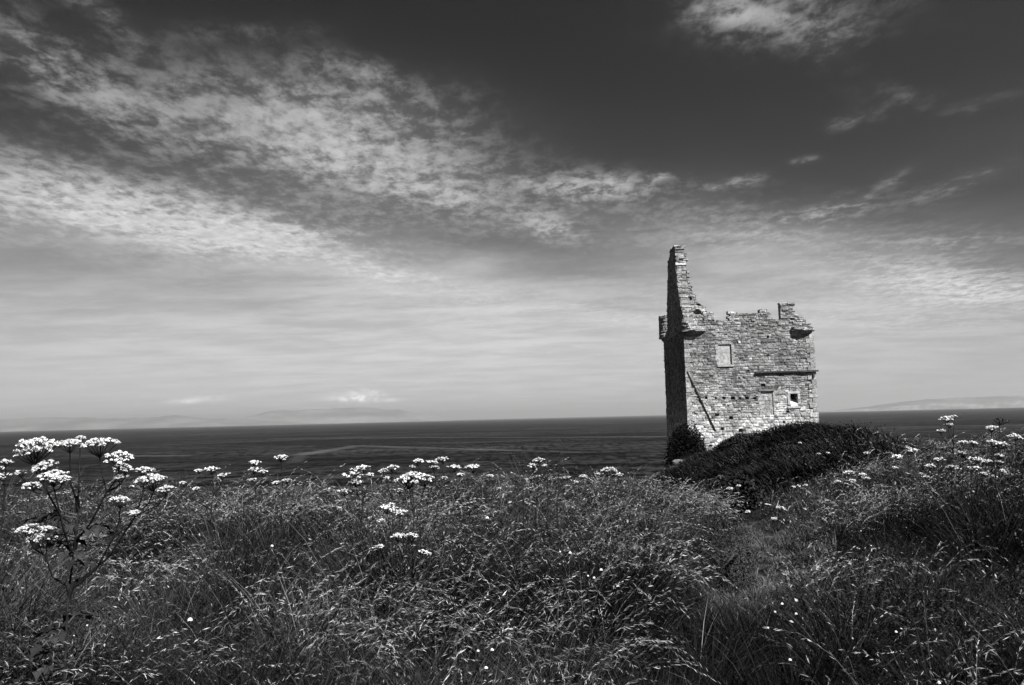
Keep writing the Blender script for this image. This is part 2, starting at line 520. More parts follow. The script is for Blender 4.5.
ex_z = [8.9, 9.4, 10.2, 10.65, 10.7, 11.1, 11.9, 12.6, 13.0, 14.5, 15.5]; etop_x = [1.75, 1.68, 1.50, 1.30, 1.02, .92, .76, .66, .60, .64, .64]


def end_keep(x, z):
    lim = np.interp(z, ex_z, etop_x) + .10 * (vnoise(z * 4, z * 0, 8) - .5)
    return (x < lim) & (z < 14.62)


def end_hole(X, Z):
    rec = np.zeros_like(X)
    rec[(X > .30) & (X < .58) & (Z > 12.15 + .3 * (X - .3)) & (Z < 13.0)] = .42
    rec[(X > .18) & (X < .62) & (Z > 12.8) & (Z < 13.0)] = .42
    rec[((X - .95) / .22) ** 2 + ((Z - 10.05) / .16) ** 2 < 1] = .35
    rec[((X - 1.12) / .14) ** 2 + ((Z - 10.55) / .11) ** 2 < 1] = .30
    rec[((X - .62) / .12) ** 2 + ((Z - 11.0) / .10) ** 2 < 1] = .28
    return rec


gend = wall_obj('gable', stone_face(1.8, 8.901, 14.8, .55, end_keep, 131, hole=end_hole, prof=lambda X, Z: np.interp(Z, gz, gs) + .10 * (fbm(X * 3, Z * 3, 5) - .5), rough=1.7, big=.9, tonef=lambda X, Z: .80 + 0 * X), 'front', (.03, 0), tower, 'ragged broken end of the tall gable')
mb = MB()
for x0, x1, y0, y1, zz in ((-.05, .34, 2.05, 3.1, 14.68), (.36, .70, 2.03, 3.0, 14.66), (-.06, .66, 3.12, 4.2, 14.72)):
    mb.box((x0, y0, zz), (x1, y1, zz + .09), .9, .025)
mb.build('capstone', M_ashlar, gab)
wall_obj('wall', stone_face(TD - 1.2, -1.0, 9.0, 1.1, lambda x, z: z < 8.8 + .5 * vnoise(x * 1.5, x * 0, 4), 141, tonef=weather, res=.06), 'right', (TW, 1.15), tower)
wall_obj('wall', stone_face(TW - 2.3, -3.0, 9.3, 1.0, lambda x, z: z < 8.6 + .7 * vnoise(x * 1.5, x * 0, 14), 151, tonef=weather, res=.06), 'back', (TW - 1.15, TD), tower)
mb = MB(); mb.box((1.12, 1.12, 5.7), (TW - 1.12, TD - 1.02, 6.1), .7)
mb.build('floor', M_stone, tower)  # unseen floor slab added to keep the open window dark inside


def bartizan(cx, cy, zt, r, top_keep, seed, lab):
    """round corner turret: a stub of wall on three corbelled courses"""
    b = MB(); n = 40
    ang = np.linspace(0, 2 * math.pi, n, endpoint=False)
    prof = [(zt - .62, .24), (zt - .60, .34), (zt - .46, .40), (zt - .44, .52), (zt - .28, .58), (zt - .26, .72), (zt - .12, .76), (zt - .10, .98), (zt - .02, 1.0), (zt, .97)]
    V, tn = [], []
    for zz, f in prof:
        rr = r * f * (1 + .03 * rng.normal(0, 1, n))
        V.append(np.stack([cx + rr * np.cos(ang), cy + rr * np.sin(ang), np.full(n, zz) + rng.normal(0, .008, n)], -1))
        tn.append(np.clip(rng.normal(.8, .15, n), .4, 1.2))
    k = len(prof)
    q = [[i * n + j, i * n + (j + 1) % n, (i + 1) * n + (j + 1) % n, (i + 1) * n + j] for i in range(k - 1) for j in range(n)]
    V.append(np.array([[cx, cy, zt]])); tn.append(np.array([.7]))
    t = [[(k - 1) * n + j, (k - 1) * n + (j + 1) % n, k * n] for j in range(n)]
    b.add(np.concatenate(V), q, t, np.concatenate(tn))
    o = b.build('bartizan', M_stone, tower)
    o['label'] = lab
    d = stone_face(2 * math.pi * r * .92, zt + .002, zt + 2.2, .30, top_keep, seed, rough=1.2)
    P, Q, T_ = d
    a = P[:, 0] / (r * .92) - math.pi / 2
    rr = r * .94 - P[:, 1]
    W_ = np.stack([cx + rr * np.sin(a) * 1.0, cy - rr * np.cos(a), P[:, 2]], -1)
    link('turret_wall', mesh_np('turret_wall', W_, Q, tone=T_), M_stone, o)
    return o


rB = .92
# a = 0 faces the viewer, a<0 the left; x runs along the rim from a=-90 deg
bartizan(.62, .50, 8.86, rB, lambda x, z: (z < 8.86 + .16 + .5 * sst(np.abs(x - .4), .9, .0)) & (x < 2.6), 161, 'round corbelled turret stub under the tall gable')
bartizan(TW - .66, .50, 8.72, rB, lambda x, z: (z < 8.72 + np.interp(x, [0, .5, 1.2, 2.0, 2.6], [.10, .16, .08, .05, .02])) & (x < 2.3), 167, 'round corbelled turret stub on the open corner')
bartizan(.30, TD - .55, 9.25, .70, lambda x, z: z < 10.85 - .12 * vnoise(x * 3, x * 0, 3), 171, 'taller turret remnant on the far corner')

# string course, openings
mb = MB()
xx = 4.28
while xx < 8.1:
    x1 = min(xx + rng.uniform(.5, .8), 8.16)
    mb.box((xx, -.15, 6.03 + rng.uniform(-.008, .008)), (x1 - .012, .02, 6.13), rng.uniform(.8, 1.15), .006)
    xx = x1
mb.box((7.80, -.10, 5.66), (7.90, .01, 6.02), .9, .01)
mb.build('string_course', M_dark, tower)
w = MB(); V = []
a = OPEN[1]
w.box((a[0] + .005, .055, a[2] + .005), (a[1] - .005, .20, a[3] - .005), .74, .0)
win = w.build('window', M_render, tower); win['label'] = 'window filled flush with pale render'
f = MB()
f.box((a[0] - .10, -.022, a[3] + .004), (a[1] + .10, .16, a[3] + .13), .95, .008)
for k in range(4):
    z0 = a[2] + k * .32
    f.box((a[0] - .15 - .05 * (k % 2), -.035, z0 + .01), (a[0] - .004, .16, z0 + .31), rng.uniform(.8, 1.1), .012)
    f.box((a[1] + .004, -.035, z0 + .01), (a[1] + .12 + .06 * (k % 2), .16, z0 + .31), rng.uniform(.8, 1.1), .012)
f.build('frame', M_stone, win)
f = MB(); f.box((a[0] - .1, -.06, a[2] - .12), (a[1] + .1, .17, a[2] - .004), .85, .012); f.build('sill', M_ashlar, win)
# dark scar of a vanished lean-to roof running down the wall, and the pale seam above the string course
rs = MB()
for k in range(9):
    f0, f1 = k / 9, (k + 1) / 9 - .006
    x0, x1, z0, z1 = .06 + 1.6 * f0, .06 + 1.6 * f1, 6.25 - 3.75 * f0, 6.25 - 3.75 * f1
    hw_ = .030 + .008 * rng.random()
    rs.add([[x0 - hw_, -.075, z0 - .02], [x0 + hw_, -.075, z0 + .02], [x1 + hw_, -.07, z1 + .02], [x1 - hw_, -.07, z1 - .02],
            [x0 - hw_, .05, z0 - .02], [x0 + hw_, .05, z0 + .02], [x1 + hw_, .05, z1 + .02], [x1 - hw_, .05, z1 - .02]],
           [[0, 3, 2, 1], [4, 5, 6, 7], [0, 1, 5, 4], [1, 2, 6, 5], [2, 3, 7, 6], [3, 0, 4, 7]], tone=rng.uniform(.25, .4))
rs.build('roof_scar', M_dark, tower)
# doorway blocked with rubble
a = OPEN[2]
b2 = MB()
zz = a[2] + .01
while zz < a[3] - .05:
    h = min(rng.uniform(.16, .27), a[3] - .01 - zz); xx = a[0] + .01
    while xx < a[1] - .05:
        wd = min(rng.uniform(.2, .38), a[1] - .01 - xx)
        b2.box((xx, .03, zz), (xx + wd - .015, .15, zz + h - .015), rng.uniform(.8, 1.25), .012); xx += wd
    zz += h
blk = b2.build('blocked_doorway', M_stone, tower)
f = MB(); f.box((a[0] - .12, -.085, a[3] + .004), (a[1] + .10, .1, a[3] + .12), .55, .01); f.build('lintel', M_stone, blk)
for sd_ in (0, 1):
    f = MB()
    for k in range(5):
        z0 = a[2] + k * .30
        if sd_:
            f.box((a[1] + .004, -.02, z0 + .004), (a[1] + .14 + .07 * (k % 2), .1, z0 + .298), rng.uniform(.8, 1.1), .004)
        else:
            f.box((a[0] - .12 - .07 * (k % 2), -.02, z0 + .004), (a[0] - .004, .1, z0 + .298), rng.uniform(.85, 1.15), .004)
    f.build('jamb', M_stone, blk)
# small open window: splayed sill, dressed surround
a = OPEN[0]
wd = MB()
wd.box((a[0] - .16, -.05, a[3] + .004), (a[1] + .16, .3, a[3] + .15), 1.05, .008)
win2 = wd.build('window', M_ashlar, tower); win2['label'] = 'small open window with a sloping sill painted sunlit-bright'
for s_, e_ in ((a[0] - .17, a[0] - .004), (a[1] + .004, a[1] + .16)):
    f = MB()
    for k in range(2):
        f.box((s_, -.045, a[2] + .34 * k + .005), (e_, .35, a[2] + .34 * (k + 1) - .01), rng.uniform(.9, 1.15), .008)
    f.build('frame', M_stone, win2)
f = MB()
f.add([[a[0] - .0, -.03, a[2] - .1], [a[1], -.03, a[2] - .1], [a[1], -.03, a[2] + .06], [a[0], -.03, a[2] + .06], [a[0], .55, a[2] + .40], [a[1], .55, a[2] + .33], [a[0], .55, a[2] - .1], [a[1], .55, a[2] - .1]],
      [[0, 1, 2, 3], [3, 2, 5, 4], [7, 6, 4, 5], [0, 3, 4, 6], [1, 7, 5, 2], [0, 6, 7, 1]], tone=1.5)  # sunlit patch low in the opening painted as a brighter sill tone
f.box((a[0] - .18, -.07, a[2] - .22), (a[1] + .18, .1, a[2] - .104), 1.0, .01)
f.build('sill', M_ashlar, win2)
# corner stones
for x_, sgn in ((0, 1), (TW, -1)):
    qn = MB()
    zz = -.6; k = 0
    while zz < 8.2:
        h = rng.uniform(.24, .36); ln = .46 if k % 2 else .26; wd_ = .26 if k % 2 else .46
        lo, hi = (x_ - .045 * sgn, x_ + ln * sgn)
        qn.box((min(lo, hi), -.048 + rng.uniform(-.01, .01), zz + .01), (max(lo, hi), wd_, zz + h - .012), np.clip(rng.normal(1.0, .16), .6, 1.3) * (1.15 - .3 * float(sst(zz, 2, 6.4))), .014)
        zz += h; k += 1
    qn.build('quoin', M_stone, tower)

# ------------------------------------------------------------------ where the hogweed stands
HW = []
TUSS = []


def hw(label, d, base, ums, *a, **k):
    if d < 9 and len(ums) < 15:
        d = min(d * 1.5, 12.6)
    HW.append(((label, d, base, ums) + a, k))
    bx = at(base, 560, d)[0]
    g0 = float(ground(np.array([bx]), np.array([d]))[0])
    hh = np.mean([at(u[0], u[1], d)[2] for u in ums]) - g0
    if d < 14:
        TUSS.append((bx, d - .1, min(hh - .03 * d, 1.12) if len(ums) < 15 else .98, (.38 if len(ums) < 15 else .62) + .02 * d))


hw('largest branching hogweed nearest the viewer, many broad white heads on a thick dark stem', 3.3, 66,
        [(40, 447, 42, 8), (33, 454, 36, 9), (70, 445, 26, 7, .1), (99, 446, 36, 9), (81, 438, 11, 4, .2), (44, 467, 26, 17), (53, 478, 28, 15, -.1), (20, 473, 14, 7), (33, 486, 18, 10), (62, 480, 16, 9),
         (119, 459, 30, 17), (126, 469, 20, 10), (145, 471, 19, 6), (119, 478, 15, 6), (152, 481, 32, 12), (165, 490, 18, 9), (30, 531, 30, 10), (40, 540, 26, 9), (48, 529, 14, 6), (121, 501, 22, 6), (135, 513, 12, 7)], 2)
hw('hogweed cut by the left edge of the picture, small heads beside the largest plant', 3.6, -4, [(6, 463, 14, 4), (2, 477, 14, 8), (2, 468, 8, 4)], 1)
hw('three small hogweed heads level with the sea, next right of the largest plant', 5.6, 212, [(199, 471, 9, 4), (212, 470, 14, 6), (222, 476, 12, 5), (196, 489, 8, 4), (183, 483, 7, 4)], 1)
hw('hogweed with two stacked small heads left of the single raised head', 5.2, 257, [(254, 463, 11, 6), (254, 470, 12, 5), (263, 472, 10, 4), (252, 480, 8, 4)], 1)
hw('single raised hogweed head on a thin bare stem against the dark sea', 5.4, 284, [(281, 458, 13, 7), (287, 481, 10, 3), (276, 483, 9, 4)], 1)
hw('hogweed with a ragged double head left of the middle of the meadow edge', 4.3, 360, [(362, 469, 17, 6), (355, 476, 22, 9), (356, 483, 14, 7), (370, 475, 9, 4), (345, 492, 14, 5)], 1)
hw('hogweed with one narrow two-lobed head between the ragged head and the broad dome', 4.9, 388, [(383, 471, 10, 5), (392, 468, 13, 5), (387, 478, 6, 4)], 1)
hw('hogweed with the broadest flat dome in the middle of the meadow edge', 3.9, 414, [(408, 481, 26, 9), (424, 480, 22, 10), (412, 475, 16, 6), (400, 491, 10, 4)], 1)
hw('hogweed with a row of flat heads just above the broad dome', 5.0, 430, [(418, 462, 12, 4), (433, 463, 12, 4), (443, 460, 12, 4), (434, 468, 11, 3), (413, 467, 7, 3)], 1)
hw('hogweed with two thin flat heads right of the broad dome', 5.6, 466, [(455, 468, 13, 4), (473, 468, 16, 4), (460, 475, 8, 4), (444, 478, 7, 4), (490, 476, 7, 4)], 1)
hw('lower hogweed whose head faces the viewer, deep in the grass', 3.7, 393, [(388, 509, 17, 8), (400, 513, 13, 7), (391, 505, 9, 5), (382, 521, 9, 5)], 1)
hw('lowest flat white hogweed platform in the dark hollow of the grass', 3.5, 404, [(398, 537, 16, 5), (412, 537, 16, 5)], 1)
hw('small flat hogweed head left under the lowest platform', 3.6, 378, [(378, 548, 13, 3)], 1, leaf=False)
hw('small hogweed head right under the lowest platform', 3.6, 425, [(423, 552, 9, 5), (429, 554, 7, 4)], 1, leaf=False)
hw('hogweed beside the tall dark dock stalks on the meadow edge', 5.6, 535, [(538, 461, 14, 4), (533, 466, 11, 5), (545, 466, 6, 3)], 1)
hw('two tiny far hogweed heads right of the dock stalks', 8.5, 575, [(567, 478, 9, 3), (583, 477, 9, 3), (576, 482, 6, 3)], 1, leaf=False)
hw('low domed hogweed head halfway between the dock stalks and the tower', 5.8, 608, [(608, 471, 16, 5), (619, 475, 8, 4), (598, 474, 6, 3)], 1)
hw('star-like hogweed, tallest of those at the right, with spread drooping heads', 6.2, 955, [(947, 419, 12, 5), (953, 417, 9, 3), (950, 425, 9, 3), (941, 431, 8, 3)], 1)
hw('hogweed with one small head under the dark seed head at the right', 5.6, 993, [(991, 429, 12, 5)], 1)
hw('lone hogweed head nearest the right edge of the picture', 5.0, 1014, [(1016, 437, 12, 6)], 1)
hw('widest flat hogweed head at the right, a two-part plate on a pale stem', 4.8, 1000, [(993, 443, 14, 5), (1002, 445, 14, 5), (999, 456, 10, 3), (998, 462, 8, 3), (1003, 471, 6, 5)], 1)
hw('hogweed with two pale flat heads behind the star-like one, near the sea line', 7.5, 968, [(963, 443, 10, 4), (973, 443, 9, 4)], 1)
hw('hogweed with one wide flat plate right of the star-like stem', 5.6, 962, [(963, 454, 12, 4)], 1)
hw('hogweed with a bent two-part head below the wide flat plate', 5.4, 978, [(977, 460, 12, 6), (986, 462, 10, 3), (975, 469, 12, 5), (984, 474, 7, 5), (994, 476, 5, 4)], 1)
hw('domed white hogweed head left of the star-like stem', 6.2, 938, [(938, 460, 11, 5), (930, 466, 9, 5), (921, 474, 6, 3), (926, 477, 6, 3)], 1)
hw('pair of flat hogweed heads at the foot of the star-like stem', 6.0, 953, [(951, 467, 9, 3), (958, 469, 6, 3)], 1)
hw('bright domed hogweed head high on the grassy crest', 7.2, 912, [(912, 451, 11, 5), (908, 448, 5, 3)], 1)
hw('tilted hogweed head on the crest left of the bright dome', 7.4, 898, [(897, 457, 10, 5), (895, 468, 7, 3)], 1)
hw('hogweed with paired heads in front of the dark mound', 7.5, 864, [(863, 475, 8, 4), (867, 479, 9, 3)], 1)
hw('hogweed with two stacked flat heads, next left of the paired heads', 7.8, 850, [(849, 473, 10, 4), (852, 481, 8, 4), (838, 482, 7, 3)], 1)
hw('small hogweed with speckled heads at the near foot of the dark mound', 12.0, 802, [(794, 487, 4, 3), (799, 486, 4, 3), (806, 485, 4, 3)], 1, leaf=False)
hw('hogweed with a sloping pale head beside the pale path', 8.5, 779, [(780, 509, 11, 4), (774, 519, 7, 3), (767, 505, 6, 2)], 1)
hw('far hogweed where the path bends under the dark mound', 14.0, 738, [(730, 489, 7, 4), (738, 486, 5, 3), (748, 512, 6, 3)], 1, leaf=False)
hw('far hogweed with three specks on the face of the dark mound', 20.0, 822, [(828, 453, 4, 2), (819, 454, 4, 2), (800, 443, 4, 2)], 1, leaf=False)
hw('far hogweed on the face of the mound below its crest', 19.0, 866, [(866, 453, 5, 3)], 1, leaf=False)
hw('withered dark hogweed seed head against the sea at the right', 5.4, 996, [(1000, 421, 14, 5), (994, 424, 6, 4)], 1, dark=True, leaf=False)


# ------------------------------------------------------------------ vegetation tools
def ribbons(root, L, az, th0, th1, w, segs, tone, side=None, power=1.3):
    """tapering bent strips. th0 start tilt from vertical, th1 added tilt to the tip (radians)"""
    N = len(L)
    t = np.linspace(0, 1, segs + 1)
    P = np.zeros((N, segs + 1, 3)); P[:, 0] = root
    dh = np.stack([np.cos(az), np.sin(az)], -1)
    for k in range(segs):
        tm = (t[k] + t[k + 1]) / 2
        th = th0 + th1 * tm ** power
        dl = L / segs
        P[:, k + 1, :2] = P[:, k, :2] + dh * (np.sin(th) * dl)[:, None]
        P[:, k + 1, 2] = P[:, k, 2] + np.cos(th) * dl
    if side is None:
        side = rng.uniform(0, 2 * math.pi, N)
    sd = np.stack([np.cos(side), np.sin(side), np.zeros(N)], -1)
    ww = w[:, None] * (np.sin(np.pi * (.12 + .86 * t)) ** .7)[None]
    V = np.stack([P - sd[:, None] * ww[..., None] / 2, P + sd[:, None] * ww[..., None] / 2], 2)
    base = (np.arange(N) * (segs + 1) * 2)[:, None] + (np.arange(segs) * 2)[None]
    Q = np.stack([base, base + 1, base + 3, base + 2], -1).reshape(-1, 4)
    tn = np.repeat(tone, (segs + 1) * 2)
    return V.reshape(-1, 3), Q, tn, P


def leaves(pos, size, tone, flat=.6, asp=.5):
    """folded diamond leaves with random attitude"""
    N = len(pos)
    az = rng.uniform(0, 2 * math.pi, N); el = rng.normal(0, flat, N); rl = rng.normal(0, .6, N)
    a = np.stack([np.cos(az) * np.cos(el), np.sin(az) * np.cos(el), np.sin(el)], -1)
    b = np.stack([-np.sin(az), np.cos(az), np.zeros(N)], -1)
    c = np.cross(a, b)
    b2 = b * np.cos(rl)[:, None] + c * np.sin(rl)[:, None]
    s = size[:, None]
    V = np.stack([pos - a * s * .5, pos + b2 * s * asp * .5 + c * s * .06, pos + a * s * .5, pos - b2 * s * asp * .5 + c * s * .06], 1)
    Q = (np.arange(N) * 4)[:, None] + np.arange(4)[None]
    return V.reshape(-1, 3), Q, np.repeat(tone, 4)


def canopy(x, y):
    """height of the grass and herbs above the ground"""
    h = .56 + .50 * (fbm(x * .55, y * .55, 41, 3) - .35)
    h = h * (.66 + .68 * fbm(x * 2.0, y * 2.0, 47, 2))
    h = np.clip(h, .26, .95) + .16 * sst(y, 9, 12.5) * (1 - sst(y, 15, 18)) * (1 - sst(x, 3, 5))
    h = h * (1 - .25 * sst(y, 8, 12) * sst(x, 1.6, 3.2) * (1 - sst(x, 6, 9)))
    pd = x - path_x(y)
    pd = np.where(pd > 0, pd * .42, -pd)
    pm = (1 - sst(pd, .20, .70)) * sst(y, 4.5, 7.5)
    h = h * (1 - pm) + .12 * pm
    h = h * (1 - .5 * sst(mound(x, y), .15, .5)) * (1 - .35 * sst(y, 16, 24))
    for bx, by, th, tr in TUSS:
        q2 = ((x - bx) ** 2 + (y - by) ** 2) / tr ** 2
        h = np.maximum(h, th * np.exp(-q2 * q2))
    near = sst(np.hypot(x, y), .6, 2.2)
    return h * (.35 + .65 * near)


def scatter(n, y0, y1, dens):
    """random points in the view wedge (with a margin), kept with probability dens(x,y)"""
    y = np.sqrt(rng.uniform(y0 ** 2, y1 ** 2, n)) if y0 >= 0 else rng.uniform(y0, y1, n)
    half = .70 * y + 1.6
    x = rng.uniform(-1, 1, n) * half
    k = rng.random(n) < dens(x, y)
    return x[k], y[k]


def weedy(x, y):
    """dark weeds and upright sedge take over from the pale grass on both flanks"""
    n_ = .8 * (fbm(x * .8, y * .8, 131, 3) - .5) * 2
    r_ = sst(x - .27 * y + n_, 0, .9) * (1 - sst(y + n_ * 2, 9.0, 12))
    l_ = sst(-x - .22 * y + n_ * .7, 0, .6) * (1 - sst(y + n_, 3.9, 5.6))
    return np.maximum(r_, l_)


def land(x, y):
    e = edge_dist(x, y)
    return (e < 1.3).astype(float)


def not_mound(x, y):
    return land(x, y) * (1 - heath(x, y))


WIND = R(-12)


def hit(px, py, lift=0.0, y0=2.2, y1=40):
    """where the line of sight through a photo point meets the top of the vegetation"""
    d = ray(px, py); d = d / d[1]
    t = np.arange(y0, y1, .02)
    P = d[None] * t[:, None]
    g_ = ground(P[:, 0], P[:, 1]) + canopy(P[:, 0], P[:, 1]) + lift
    k = np.argmax(P[:, 2] < g_)
    return P[k]


# ---- meadow grass: understorey blades, long arching stems with seed heads, small herbs
G = MB()
for (n, y0, y1, segs, wmul) in ((200000, 1.2, 4.6, 4, 1.0), (270000, 4.6, 9.0, 4, 1.25), (290000, 9.0, 16.5, 3, 1.8), (200000, 16.5, 32, 3, 3.0), (60000, 30, 52, 2, 5.0)):
    x, y = scatter(n, y0, y1, not_mound)
    N = len(x)
    # blades spring from tufts and fan outwards
    cell = .24 if y1 < 10 else .34
    ci, cj = np.floor(x / cell), np.floor(y / cell)
    tcx, tcy = (ci + .2 + .6 * _hash(ci, cj, 101)) * cell, (cj + .2 + .6 * _hash(ci, cj, 102)) * cell
    ht_, tt = _hash(ci, cj, 103), _hash(ci, cj, 107)
    ox, oy = x - tcx, y - tcy
    pull = rng.uniform(.15, .75, N)
    az = np.arctan2(oy, ox) + rng.normal(0, .55, N)
    az = np.where(rng.random(N) < .25, rng.normal(WIND, .8, N), az)
    x, y = tcx + ox * pull, tcy + oy * pull
    big_ = fbm(x * .33 + 3, y * .33, 65, 3)
    h = canopy(x, y)
    L = h * (.62 + .55 * ht_) * rng.uniform(.62, 1.18, N)
    L = np.where(ht_ < .14, L * .6, L)
    dry = rng.random(N)
    patch = fbm(x * .8, y * .8, 61)
    tone = rng.uniform(.008, .040, N) * (.2 + 1.7 * tt ** 2) * (.35 + 1.3 * sst(big_, .36, .62))
    tone = np.where(dry < .05 + .17 * sst(patch, .5, .75) * sst(big_, .38, .58), rng.uniform(.05, .26, N) ** 1.1, tone)
    wz = weedy(x, y)
    tone = np.where((tone > .06) & (rng.random(N) < .8 * wz), tone * .2, tone) * (1 - .35 * wz) * .80
    pd_ = x - path_x(y)
    pth = (1 - sst(np.where(pd_ > 0, pd_ * .55, -pd_), .25, .7)) * sst(y, 6.5, 8.5) * (1 - sst(y, 13, 17))
    tone = np.where((pth > .35) & (rng.random(N) < .75), rng.uniform(.05, .17, N), tone)
    w = rng.uniform(.0022, .0050, N) * wmul
    V, Q, tn, P = ribbons(np.stack([x, y, ground(x, y) - .02], -1), L, az, rng.uniform(.03, .40, N), rng.uniform(.4, 2.5, N), w, segs, tone)
    G.add(V, Q, tone=tn)
# arching seed-head grasses in drifts
for (n, y0, y1, wmul) in ((10500, 1.6, 5.2, 1.0), (15000, 5.2, 10, 1.5), (15000, 10, 17, 2.2), (12000, 17, 32, 3.0)):
    x, y = scatter(n, y0, y1, lambda x, y: not_mound(x, y) * (.05 + .95 * sst(fbm(x * .9 + 4, y * .9, 81), .48, .66)) * (1 - .78 * weedy(x, y)))
    N = len(x)
    pth = np.abs(x - path_x(y)) > .5
    x, y = x[pth], y[pth]; N = len(x)
    L = (canopy(x, y) + .18) * rng.uniform(.9, 1.35, N)
    tone = .025 + .33 * rng.random(N) ** 1.8
    az = np.where(rng.random(N) < .55, rng.normal(WIND, .8, N), rng.uniform(0, 2 * math.pi, N))
    th0, th1 = rng.uniform(.05, .30, N), rng.uniform(1.0, 2.6, N)
    V, Q, tn, P = ribbons(np.stack([x, y, ground(x, y)], -1), L, az, th0, th1, rng.uniform(.0016, .0026, N) * wmul, 6, tone * .35, power=2.0)
    G.add(V, Q, tone=tn)
    # spikelets along the last third
    K = 26
    i = rng.integers(0, N, N * K)
    f = 6 - 2.3 * rng.random(N * K) ** .8 + rng.uniform(-.0, .0, N * K); k0 = np.clip(f.astype(int), 0, 5); fr = (f - k0)[:, None]
    A = P[i, k0] * (1 - fr) + P[i, k0 + 1] * fr
    tg = P[i, k0 + 1] - P[i, k0]; tg /= np.linalg.norm(tg, axis=1, keepdims=True)
    tg = tg + rng.normal(0, .22, tg.shape) - np.array([0, 0, .28]); tg /= np.linalg.norm(tg, axis=1, keepdims=True)
    sd = np.cross(tg, rng.normal(0, 1, tg.shape)); sd /= np.linalg.norm(sd, axis=1, keepdims=True) + 1e-6
    ln = rng.uniform(.014, .042, N * K)[:, None] * (.8 + .2 * wmul); wd_ = rng.uniform(.0009, .0020, N * K)[:, None] * wmul
    V = np.stack([A, A + tg * ln * .5 + sd * wd_, A + tg * ln, A + tg * ln * .5 - sd * wd_], 1).reshape(-1, 3)
    G.add(V, (np.arange(N * K) * 4)[:, None] + np.arange(4)[None], tone=np.repeat(tone[i] * rng.uniform(1.0, 1.7, N * K), 4))
G.build('meadow_grass', M_grass, kind='stuff')

H = MB()
for (n, y0, y1, smul) in ((150000, 1.4, 4.6, .8), (190000, 4.6, 9, 1.05), (170000, 9, 17, 1.6), (110000, 17, 32, 2.2)):
    x, y = scatter(n, y0, y1, lambda x, y: not_mound(x, y) * np.maximum(.36 + .64 * sst(fbm(x * .7 - 7, y * .7, 91), .46, .62), .8 * weedy(x, y)))
    keep_ = np.abs(x - path_x(y)) > .4
    x, y = x[keep_], y[keep_]; N = len(x)
    # leaves sit on stalks: gather them in small sprays
    cx_, cy_ = np.round(x / .07) * .07 + .02 * np.sin(y * 40), np.round(y / .07) * .07
    pull = rng.uniform(0, .85, N)
    x, y = x + (cx_ - x) * pull, y + (cy_ - y) * pull
    hp_ = sst(fbm(x * .7 - 7, y * .7, 91), .46, .58)
    hz = canopy(x, y) * (.72 + .28 * hp_) * rng.beta(3.2, 1.2, N) * (.86 + .34 * vnoise(cx_ * 14.3, cy_ * 14.3, 33))
    tone = rng.uniform(.008, .036, N) * (.3 + 1.2 * vnoise(x * 3, y * 3, 35)) * (.45 + 1.0 * sst(fbm(x * .33 + 3, y * .33, 65, 3), .36, .62))
    br = rng.random(N) + .02 * weedy(x, y)
    tone = tone * (1 - .3 * weedy(x, y))
    tone = np.where(br < .06, rng.uniform(.14, .42, N), tone)
    long_ = rng.random(N) < .5
    for sel, asp, sm in ((long_, .16, 1.6), (~long_, .5, 1.0)):
        V, Q, tn = leaves(np.stack([x, y, ground(x, y) + hz], -1)[sel], ((.008 + .032 * rng.random(N) ** 2.4) * smul * sm)[sel], tone[sel], flat=.75, asp=asp)
        H.add(V, Q, tone=tn)
H.build('meadow_leaves', M_leaf, kind='stuff')

# ---- dark bracken and combed long grass on the mound, and down the cliff edge
B = MB()
n = 260000
x = rng.uniform(2.5, 17, n); y = rng.uniform(13, 42, n)
k = (edge_dist(x, y) < 1.5) & (rng.random(n) < heath(x, y))
x, y = x[k], y[k]; N = len(x)
tuss = fbm((x + y * .5) * 1.1, (y - x * .5) * .35, 55)
L = (.12 + .80 * tuss) * (.7 + .6 * vnoise(x * .9, y * .9, 88)) * rng.uniform(.7, 1.2, N)
tone = rng.uniform(.010, .034, N) * (.35 + .9 * sst(vnoise(x * .6, y * .6, 89), .2, .8)) * (.2 + 1.5 * fbm((x + y * .5) * 1.6, (y - x * .5) * .4, 57))
tone = np.where(rng.random(N) < .03 + .10 * sst(fbm(x * 1.2, y * .6, 90), .55, .68), rng.uniform(.04, .12, N), tone)
az = rng.normal(R(215), .45, N)
V, Q, tn, P = ribbons(np.stack([x, y, ground(x, y) - .02], -1), L, az, rng.uniform(.1, .5, N), rng.uniform(.6, 1.5, N), rng.uniform(.012, .03, N), 3, tone)
B.add(V, Q, tone=tn)
V, Q, tn = leaves(np.stack([x, y, ground(x, y) + L * .75], -1)[::3], rng.uniform(.03, .09, len(x[::3])), tone[::3])
B.add(V, Q, tone=tn)
B.build('bracken', M_bracken, kind='stuff')


